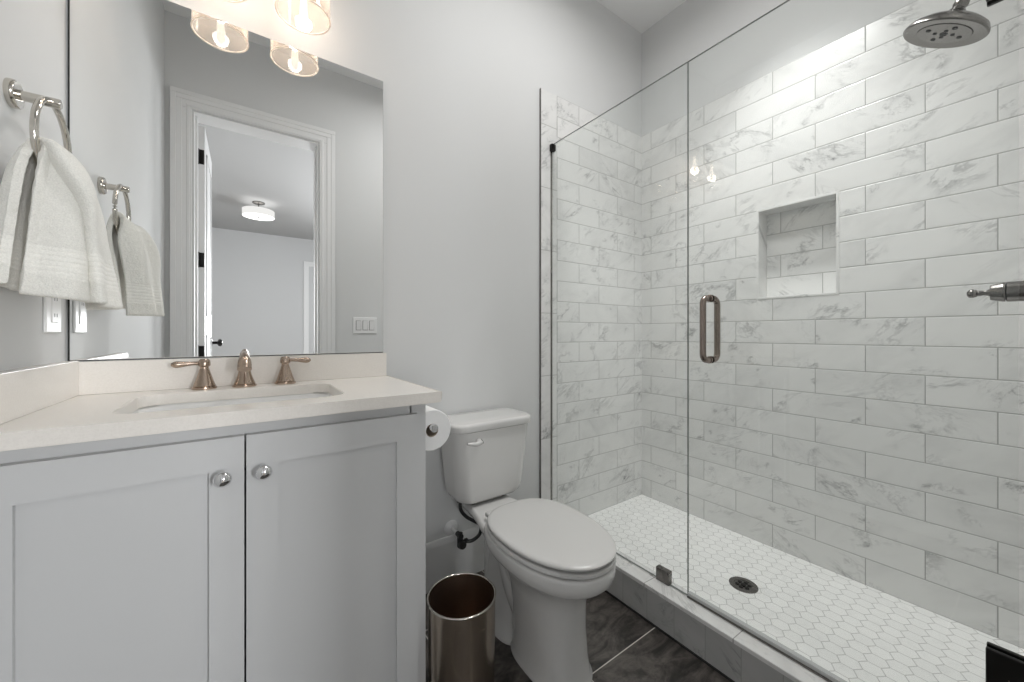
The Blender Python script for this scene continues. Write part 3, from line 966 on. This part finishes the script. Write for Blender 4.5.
# bowl and pedestal, one continuous piece of china
bm = bmesh.new()
rings = [ring_xy(TX, -0.385, -0.665, 0.094, 0.0, 2.9), ring_xy(TX, -0.385, -0.665, 0.094, 0.010, 2.9), ring_xy(TX, -0.388, -0.658, 0.087, 0.018, 2.9),
         ring_xy(TX, -0.390, -0.650, 0.084, 0.07, 2.9), ring_xy(TX, -0.385, -0.646, 0.082, 0.15, 2.8), ring_xy(TX, -0.36, -0.650, 0.084, 0.22, 2.6),
         ring_xy(TX, -0.32, -0.660, 0.093, 0.262, 2.4), ring_xy(TX, -0.28, -0.686, 0.113, 0.292, 2.3), egg(TX, TY, 0.134, 0.215, 0.215, 0.310),
         egg(TX, TY, 0.145, 0.231, 0.222, 0.322), egg(TX, TY, 0.1525, 0.2405, 0.225, 0.334), egg(TX, TY, 0.155, 0.244, 0.228, 0.350),
         egg(TX, TY, 0.155, 0.244, 0.228, 0.367), egg(TX, TY, 0.152, 0.240, 0.225, 0.3740), egg(TX, TY, 0.144, 0.230, 0.215, 0.376)]
loft(bm, rings)
bowl = obj('bowl', bm, M['porcelain'], toi, smooth=60)
# rear deck under the tank, narrowing towards the wall
bm = bmesh.new()


def deck_ring(z, g):
    h = [(-0.03, 0.082), (-0.10, 0.086), (-0.19, 0.095), (-0.25, 0.108), (-0.31, 0.125), (-0.36, 0.125)]
    pts = [V((TX - w + g, y - (g if y > -0.05 else 0), z)) for y, w in h] + [V((TX + w - g, y - (g if y > -0.05 else 0), z)) for y, w in h[::-1]]
    return pts


loft(bm, [deck_ring(0.318, 0.030), deck_ring(0.332, 0.010), deck_ring(0.346, 0.002), deck_ring(0.358, 0.0), deck_ring(0.367, 0.004), deck_ring(0.3705, 0.012)])
obj('deck', bm, M['porcelain'], bowl, smooth=60)
# trapway at the back of the pedestal
bm = tube(bmesh.new(), [(TX, -0.44, 0.09), (TX, -0.375, 0.15), (TX, -0.325, 0.235), (TX, -0.285, 0.285), (TX, -0.245, 0.265), (TX, -0.232, 0.19), (TX, -0.232, 0.10), (TX, -0.235, 0.02)], [0.062, 0.062, 0.062, 0.066, 0.060, 0.056, 0.056, 0.060], 24, 6)
obj('trapway', bm, M['porcelain'], bowl, smooth=60)
bm = bmesh.new()
loft(bm, [ring_xy(TX, -0.160, -0.43, 0.094, 0.0, 3.6), ring_xy(TX, -0.160, -0.43, 0.094, 0.010, 3.6), ring_xy(TX, -0.168, -0.43, 0.085, 0.022, 3.4), ring_xy(TX, -0.175, -0.43, 0.070, 0.060, 3.2), ring_xy(TX, -0.190, -0.43, 0.060, 0.15, 3.0), ring_xy(TX, -0.21, -0.43, 0.060, 0.27, 2.8), ring_xy(TX, -0.20, -0.43, 0.085, 0.335, 2.8), ring_xy(TX, -0.20, -0.43, 0.10, 0.36, 2.8)])
obj('foot', bm, M['porcelain'], bowl, smooth=60)
for s in (-1, 1):
    obj('bolt_cap', lathe(bmesh.new(), [(0.013, 0), (0.013, 0.008), (0.009, 0.015), (0, 0.018)], (TX + s * 0.078, -0.30, 0.021), seg=18), M['porcelain'], bowl)

# seat and lid
bm = bmesh.new()
so = [egg(TX, TY, 0.144, 0.231, 0.180, 0.3805), egg(TX, TY, 0.1575, 0.2455, 0.192, 0.384), egg(TX, TY, 0.1575, 0.2455, 0.192, 0.392), egg(TX, TY, 0.153, 0.2405, 0.188, 0.3960),
      egg(TX, TY, 0.112, 0.180, 0.120, 0.3960), egg(TX, TY, 0.108, 0.176, 0.116, 0.388), egg(TX, TY, 0.110, 0.178, 0.118, 0.3795), egg(TX, TY, 0.144, 0.231, 0.180, 0.3805)]
R = [[bm.verts.new(p) for p in r] for r in so]
skin(bm, R); bmesh.ops.remove_doubles(bm, verts=bm.verts, dist=1e-6)
obj('seat', bm, M['seat'], toi, smooth=50)
bm = bmesh.new()
loft(bm, [egg(TX, TY, 0.142, 0.2295, 0.182, 0.4020), egg(TX, TY, 0.1565, 0.2450, 0.196, 0.4040), egg(TX, TY, 0.1575, 0.2465, 0.197, 0.4095), egg(TX, TY, 0.1540, 0.2425, 0.194, 0.4145),
          egg(TX, TY, 0.1440, 0.2305, 0.184, 0.4170), egg(TX, TY, 0.110, 0.180, 0.140, 0.4200), egg(TX, TY, 0.05, 0.08, 0.06, 0.4210)])
obj('lid', bm, M['seat'], toi, smooth=50)
for s in (-1, 1):
    obj('seat_hinge', B(TX + s * 0.075 - 0.022, TX + s * 0.075 + 0.022, -0.312, -0.288, 0.384, 0.4000, 0.005, 3), M['seat'], toi)

# tank
bm = bmesh.new()


TK = TX + 0.008


def tring(hw, y0, y1, r, z):
    return rrect(TK, (y0 + y1) / 2, hw, (y1 - y0) / 2, r, z, 8)


loft(bm, [tring(0.108, -0.162, -0.045, 0.035, 0.3795), tring(0.125, -0.178, -0.036, 0.042, 0.3825), tring(0.140, -0.188, -0.030, 0.046, 0.394), tring(0.149, -0.193, -0.027, 0.048, 0.414),
          tring(0.155, -0.196, -0.025, 0.049, 0.456), tring(0.164, -0.201, -0.022, 0.049, 0.55), tring(0.174, -0.207, -0.018, 0.049, 0.661)])
tank = obj('tank', bm, M['porcelain'], toi, smooth=60)
bm = bmesh.new()
loft(bm, [tring(0.177, -0.209, -0.016, 0.05, 0.6620), tring(0.184, -0.215, -0.013, 0.052, 0.6655), tring(0.185, -0.216, -0.012, 0.052, 0.684), tring(0.182, -0.213, -0.014, 0.05, 0.6925), tring(0.172, -0.204, -0.020, 0.046, 0.6955), tring(0.10, -0.158, -0.06, 0.03, 0.6970)])
obj('tank_lid', bm, M['porcelain'], toi, smooth=60)
bm = lathe(bmesh.new(), [(0.011, 0), (0.011, 0.010), (0.008, 0.013)], (TK - 0.082, -0.203, 0.625), (0, -1, 0), 20)
tube(bm, [(TK - 0.074, -0.217, 0.628), (TK - 0.096, -0.2195, 0.621), (TK - 0.118, -0.2205, 0.624), (TK - 0.136, -0.219, 0.627)], [0.0105, 0.0085, 0.0068, 0.0045], 14, 5)
obj('flush_lever', bm, M['porcelain'], tank)
for s in (-1, 1):
    obj('tank_bolt', lathe(bmesh.new(), [(0.009, 0), (0.009, 0.0095)], (TX + s * 0.068, -0.150, 0.3702), seg=12), M['rubber'], tank)
obj('tank_gasket', lathe(bmesh.new(), [(0.045, 0), (0.045, 0.0092)], (TX, -0.10, 0.3704), seg=24), M['rubber'], tank)

# water supply
sv = thing('water_supply_valve', 'chrome shutoff valve with dark braided hose beside the toilet', 'valve', (0.700, 0.0, 0.215))
vx, vz = 0.703, 0.222
obj('escutcheon', lathe(bmesh.new(), [(0.030, 0), (0.029, 0.004), (0.022, 0.010), (0.011, 0.014)], (vx, 0.0, vz), (0, -1, 0), 28), M['plate'], sv)
obj('stub_pipe', lathe(bmesh.new(), [(0.0085, 0.010), (0.0085, 0.060)], (vx, 0.0, vz), (0, -1, 0), 18), M['plate'], sv)
bm = lathe(bmesh.new(), [(0.010, 0.010), (0.011, 0.0), (0.012, -0.012), (0.012, -0.044), (0.009, -0.048)], (vx + 0.002, -0.078, vz), (0, 0, 1), 18)
lathe(bm, [(0.010, 0.058), (0.0105, 0.070), (0.0105, 0.092)], (vx, 0, vz), (0, -1, 0), 16)
lathe(bm, [(0.008, 0.0), (0.008, 0.018), (0.010, 0.020), (0.010, 0.030)], (vx + 0.004, -0.078, vz - 0.030), (1, 0, 0), 14)
obj('valve_body', bm, M['hose'], sv)
obj('valve_knob', lathe(bmesh.new(), [(0.006, 0.094), (0.006, 0.104), (0.015, 0.106), (0.017, 0.112), (0.015, 0.120), (0, 0.122)], (vx + 0.002, 0.015, vz - 0.030), (0, -1, 0), 8), M['hose'], sv)
bm = tube(bmesh.new(), [(vx + 0.024, -0.079, vz - 0.030), (vx + 0.050, -0.090, vz - 0.030), (vx + 0.076, -0.105, vz - 0.006), (vx + 0.074, -0.115, vz + 0.034), (vx + 0.045, -0.115, vz + 0.060), (vx + 0.012, -0.112, vz + 0.085), (vx - 0.012, -0.110, vz + 0.120), (vx - 0.014, -0.110, vz + 0.170)], 0.0068, 12, 8)
lathe(bm, [(0.014, 0), (0.015, 0.014), (0.012, 0.022)], (vx - 0.014, -0.110, vz + 0.150), seg=10)
obj('supply_hose', bm, M['hose'], sv)

# ------------------------------------------------------------------ toilet paper
TPX, TPZ, TPR, TPY0, TPY1 = 0.4735, 0.7300, 0.0632, -0.340, -0.236
tp = thing('toilet_paper_roll', 'white toilet paper roll on the holder beside the vanity', 'toilet paper', (TPX, -0.29, TPZ))
bm = bmesh.new()
lathe(bm, [(0.0205, 0.0), (TPR - 0.002, 0.0), (TPR, 0.002), (TPR, TPY1 - TPY0 - 0.002), (TPR - 0.002, TPY1 - TPY0), (0.0205, TPY1 - TPY0), (0.0205, 0.0)], (TPX, TPY0, TPZ), (0, 1, 0), 56, cap=False)
bmesh.ops.remove_doubles(bm, verts=bm.verts, dist=1e-6)
obj('paper', bm, M['paper'], tp)
bm = bmesh.new()
lathe(bm, [(0.0204, 0.001), (0.0204, TPY1 - TPY0 - 0.001), (0.0192, TPY1 - TPY0 - 0.001), (0.0192, 0.001), (0.0204, 0.001)], (TPX, TPY0, TPZ), (0, 1, 0), 32, cap=False)
bmesh.ops.remove_doubles(bm, verts=bm.verts, dist=1e-6)
obj('tube', bm, M['card'], tp)
th = thing('toilet_paper_holder', 'chrome toilet paper holder on the right side of the vanity', 'toilet paper holder', (CX1, -0.20, TPZ))
obj('mount', lathe(bmesh.new(), [(0.024, 0), (0.024, 0.007), (0.020, 0.010)], (CX1, -0.205, TPZ + 0.010), (1, 0, 0), 28), M['chrome'], th)
obj('arm', tube(bmesh.new(), [(CX1 + 0.008, -0.205, TPZ + 0.010), (CX1 + 0.045, -0.205, TPZ + 0.010), (TPX - 0.004, -0.208, TPZ + 0.010), (TPX, -0.222, TPZ + 0.010), (TPX, -0.27, TPZ + 0.010), (TPX, TPY0 - 0.008, TPZ + 0.010)], 0.0091, 14, 6), M['chrome'], th)
obj('end_cap', lathe(bmesh.new(), [(0.0085, 0), (0.0125, 0.002), (0.0125, 0.012), (0.010, 0.015), (0, 0.016)], (TPX, TPY0 - 0.006, TPZ + 0.010), (0, -1, 0), 24), M['chrome'], th)

# ------------------------------------------------------------------ trash can
can = thing('trash_can', 'round brushed steel trash can on the floor beside the toilet', 'trash can', (0.512, -0.455, 0.0))
KX, KY, KH = 0.512, -0.462, 0.280
bm = bmesh.new()
lathe(bm, [(0.0, 0.004), (0.088, 0.004), (0.0885, 0.010), (0.0885, 0.024), (0.0935, 0.026), (0.0945, 0.05), (0.0965, KH - 0.006), (0.0962, KH - 0.006)], (KX, KY, 0), seg=64, cap=False)
obj('outer_wall', bm, M['steel'], can, smooth=30)
bm = bmesh.new()
lathe(bm, [(0.0950, KH - 0.004), (0.0930, 0.05), (0.0900, 0.020), (0.0, 0.018)], (KX, KY, 0), seg=64, cap=False)
obj('inner_wall', bm, M['steel_in'], can, smooth=50)
bm = bmesh.new()
tube(bm, [(KX + 0.0960 * math.cos(2 * PI * i / 64), KY + 0.0960 * math.sin(2 * PI * i / 64), KH - 0.003) for i in range(64)], 0.0030, 10, 1, smooth=False, closed=True)
obj('rim', bm, M['nickel'], can)
obj('base', lathe(bmesh.new(), [(0.0, 0.0), (0.0915, 0.0), (0.0925, 0.003), (0.0925, 0.016), (0.0890, 0.019)], (KX, KY, 0), seg=64, cap=False), M['steel'], can, smooth=30)

# ------------------------------------------------------------------ shower glass
GT = 0.0036


def glass_sheet(name, y0, y1, z0, z1, parent):
    bm = bmesh.new()
    box(bm, XG - GT, XG + GT, y0, y1, z0, z1)
    for f in bm.faces:
        n = f.calc_center_median()
        f.material_index = 0 if abs(abs(n.x - XG) - GT) < 1e-5 else 1
    return obj(name, bm, None, parent, mats=[M['glass'], M['glassedge']], smooth=0)


ZG1 = 1.961
pan = thing('shower_glass_panel', 'fixed clear glass shower panel behind the toilet', 'shower panel', (XG, -0.36, 0.13))
glass_sheet('pane', -0.7205, -0.0115, 0.131, ZG1, pan)
bm = B(XG - 0.011, XG + 0.011, -0.655, -0.603, 0.129, 0.176, 0.002)
cl = obj('clip', bm, M['bnickel'], pan); cl['label'] = 'square nickel clip on the curb'
bm = bmesh.new()
box(bm, XG - 0.013, XG + 0.013, -0.030, -0.0102, 1.928, 1.962, 0.003)
cl = obj('clip', bm, M['black'], pan); cl['label'] = 'small black clip at the wall'
obj('edge_seal', B(XG - 0.0055, XG + 0.0055, -0.0118, -0.0101, 0.131, 1.93), M['bnickel'], pan)

dr = thing('shower_door', 'frameless glass shower door with bronze pull handle', 'shower door', (XG, -1.06, 0.145))
glass_sheet('pane', -1.4030, -0.7218, 0.143, ZG1, dr)
bm = bmesh.new()
box(bm, XG - 0.0075, XG + 0.0075, -1.4030, -0.7240, 0.1330, 0.1450, 0.001)
obj('sweep', bm, M['sweep'], dr)
bm = bmesh.new()
box(bm, XG - 0.0125, XG - 0.0078, -1.4030, -0.7240, 0.1300, 0.1345, 0.0005)
box(bm, XG + 0.0078, XG + 0.0125, -1.4030, -0.7240, 0.1275, 0.1345, 0.0005)
box(bm, XG - 0.0080, XG + 0.0080, -1.4030, -0.7240, 0.1285, 0.1328, 0.0005)
obj('drip_rail', bm, M['bnickel'], dr)
HYc, HZ0, HZ1, HO = -0.797, 0.931, 1.156, 0.045
bm = bmesh.new()
for s in (-1, 1):
    rb = 0.022
    pts = [(XG + s * 0.006, HYc, HZ1 - 0.012)]
    for i in range(7):
        a = PI / 2 * i / 6
        pts.append((XG + s * (HO - rb + rb * math.sin(a)), HYc, HZ1 - 0.012 - rb + rb * math.cos(a)))
    for i in range(7):
        a = PI / 2 * i / 6
        pts.append((XG + s * (HO - rb + rb * math.cos(a)), HYc, HZ0 + 0.012 + rb - rb * math.sin(a)))
    pts.append((XG + s * 0.006, HYc, HZ0 + 0.012))
    tube(bm, pts, 0.0096, 18, 1, smooth=False)
    for z in (HZ1 - 0.012, HZ0 + 0.012):
        lathe(bm, [(0.012, 0.0052), (0.012, 0.008), (0.0095, 0.0095)], (XG, HYc, z), (s, 0, 0), 20)
obj('handle', bm, M['pull'], dr)
for z0, z1 in ((0.300, 0.3920), (1.7045, 1.7965)):
    bm = bmesh.new()
    for s in (-1, 1):
        box(bm, min(XG + s * 0.0052, XG + s * 0.016), max(XG + s * 0.0052, XG + s * 0.016), -1.4150, -1.3625, z0, z1, 0.0025)
    box(bm, XG - 0.012, XG + 0.012, YS + 0.0005, -1.404, z0 + 0.012, z1 - 0.012, 0.002)
    box(bm, XG - 0.0166, XG - 0.0158, -1.3925, -1.3910, z0 + 0.030, z1 - 0.045, mi=1)
    obj('hinge', bm, None, dr, mats=[M['black'], M['nickel']])

# ------------------------------------------------------------------ shower fittings
sh = thing('showerhead', 'round brushed nickel shower head on its arm over the shower floor', 'shower head', (1.60, YS, 2.0))
hc = V((1.60, -1.266, 1.868)); ang = math.radians(27)
ax = V((0, math.sin(ang), -math.cos(ang)))      # the way the water falls
bm = lathe(bmesh.new(), [(0.012, -0.060), (0.017, -0.054), (0.022, -0.045), (0.045, -0.036), (0.066, -0.026), (0.084, -0.014), (0.0895, -0.004), (0.090, 0.0), (0.087, 0.003), (0.060, 0.0005), (0.058, -0.001), (0.0575, 0.0015), (0.0, 0.002)], hc, ax, 56)
body = obj('head', bm, M['bnickel'], sh)
a_, b_ = frame_of(ax)
bm = bmesh.new()
spots = [(0, 0, 0.0085)] + [(0.019 * math.cos(q), 0.019 * math.sin(q), 0.0045) for q in (0.4, 1.97, 3.54, 5.11)] + [(0.039 * math.cos(q), 0.039 * math.sin(q), 0.0055) for q in (0.75, 2.32, 3.89, 5.46)]
for u, v, r in spots:
    lathe(bm, [(r, 0.0015), (r, 0.0032), (r * 0.6, 0.0038)], hc + a_ * u + b_ * v, ax, 14)
obj('nozzles', bm, M['rubber'], body)
bt = hc - ax * 0.060
bm = lathe(bmesh.new(), [(0.0, -0.020), (0.010, -0.017), (0.0155, -0.008), (0.0165, 0.0), (0.0125, 0.009), (0.012, 0.012)], bt - ax * 0.006, ax, 24)
obj('swivel', bm, M['bnickel'], sh)
e0 = bt - ax * 0.020
bm = tube(bmesh.new(), [e0, e0 - ax * 0.03, e0 + V((0, -0.045, 0.052)), V((1.60, YS + 0.045, 2.035)), V((1.60, YS + 0.012, 2.035)), V((1.60, YS + 0.001, 2.035))], 0.0105, 16, 8)
obj('arm', bm, M['bnickel'], sh)
obj('flange', lathe(bmesh.new(), [(0.032, 0), (0.032, 0.003), (0.024, 0.010), (0.012, 0.013)], (1.60, YS, 2.035), (0, 1, 0), 32), M['bnickel'], sh)

va = thing('shower_valve', 'brushed nickel shower valve handle on the near end wall', 'shower valve', (1.60, YS, 1.135))
vc = V((1.60, YS, 1.136))
obj('escutcheon', lathe(bmesh.new(), [(0.075, 0), (0.0755, 0.002), (0.070, 0.006), (0.030, 0.009)], vc, (0, 1, 0), 48), M['bnickel'], va)
obj('hub', lathe(bmesh.new(), [(0.0260, 0.006), (0.0255, 0.010), (0.0255, 0.0460), (0.0235, 0.0475)], vc, (0, 1, 0), 36), M['bnickel'], va)
obj('collar', lathe(bmesh.new(), [(0.0205, 0.045), (0.0205, 0.050)], vc, (0, 1, 0), 32), M['black'], va)
obj('knob', lathe(bmesh.new(), [(0.0245, 0.0490), (0.0252, 0.0505), (0.0246, 0.054), (0.0205, 0.0700), (0.0190, 0.0735), (0.010, 0.0745), (0.0075, 0.078), (0.0062, 0.084), (0.0075, 0.090), (0.0070, 0.094), (0.0098, 0.097), (0.0118, 0.103), (0.0104, 0.109), (0.006, 0.1125), (0, 0.1135)], vc, (0, 1, 0), 36), M['bnickel'], va)

dn = thing('shower_drain', 'round dark nickel drain in the hexagon mosaic shower floor', 'drain', (1.580, -0.752, ZS))
dc = (1.580, -0.752, ZS)
obj('drain_ring', lathe(bmesh.new(), [(0.049, 0.0), (0.049, 0.002), (0.046, 0.0032), (0.032, 0.0026), (0.031, 0.0010), (0.0, 0.0010)], dc, seg=48), M['bnickel'], dn)
bm = bmesh.new()
for k in range(6):
    q = 2 * PI * k / 6
    lathe(bm, [(0.0075, 0.0012), (0.0075, 0.0030), (0.004, 0.0036)], (dc[0] + 0.020 * math.cos(q), dc[1] + 0.020 * math.sin(q), dc[2]), seg=14)
lathe(bm, [(0.010, 0.0012), (0.010, 0.0036), (0.006, 0.0042)], dc, seg=18)
obj('strainer', bm, M['black'], dn)

# ------------------------------------------------------------------ bedroom ceiling light (seen in the mirror)
hl = thing('ceiling_light', 'white drum ceiling light in the bedroom, reflected in the mirror', 'ceiling light', (0.16, -4.95, ZC))
lc = (0.16, -4.95, 0)
obj('canopy', lathe(bmesh.new(), [(0.075, ZC), (0.075, ZC - 0.012), (0.06, ZC - 0.022), (0.008, ZC - 0.026), (0.008, ZC - 0.13), (0, ZC - 0.13)], lc, seg=32, cap=False), M['bnickel'], hl)
bm = bmesh.new()
lathe(bm, [(0.190, 2.655), (0.190, 2.745), (0.188, 2.745), (0.188, 2.655), (0.190, 2.655)], lc, seg=48, cap=False)
obj('drum', bm, M['drumglow'], hl)
obj('diffuser', lathe(bmesh.new(), [(0.0, 2.648), (0.10, 2.649), (0.187, 2.655), (0.187, 2.659), (0.0, 2.659)], lc, seg=48), M['drumdiff'], hl)
obj('lamp_disc', lathe(bmesh.new(), [(0.0, 2.725), (0.10, 2.725), (0.10, 2.729), (0.0, 2.729)], lc, seg=32), M['drumdiff'], hl)
obj('finial', lathe(bmesh.new(), [(0.014, 2.648), (0.012, 2.638), (0, 2.635)], lc, seg=16), M['bnickel'], hl)
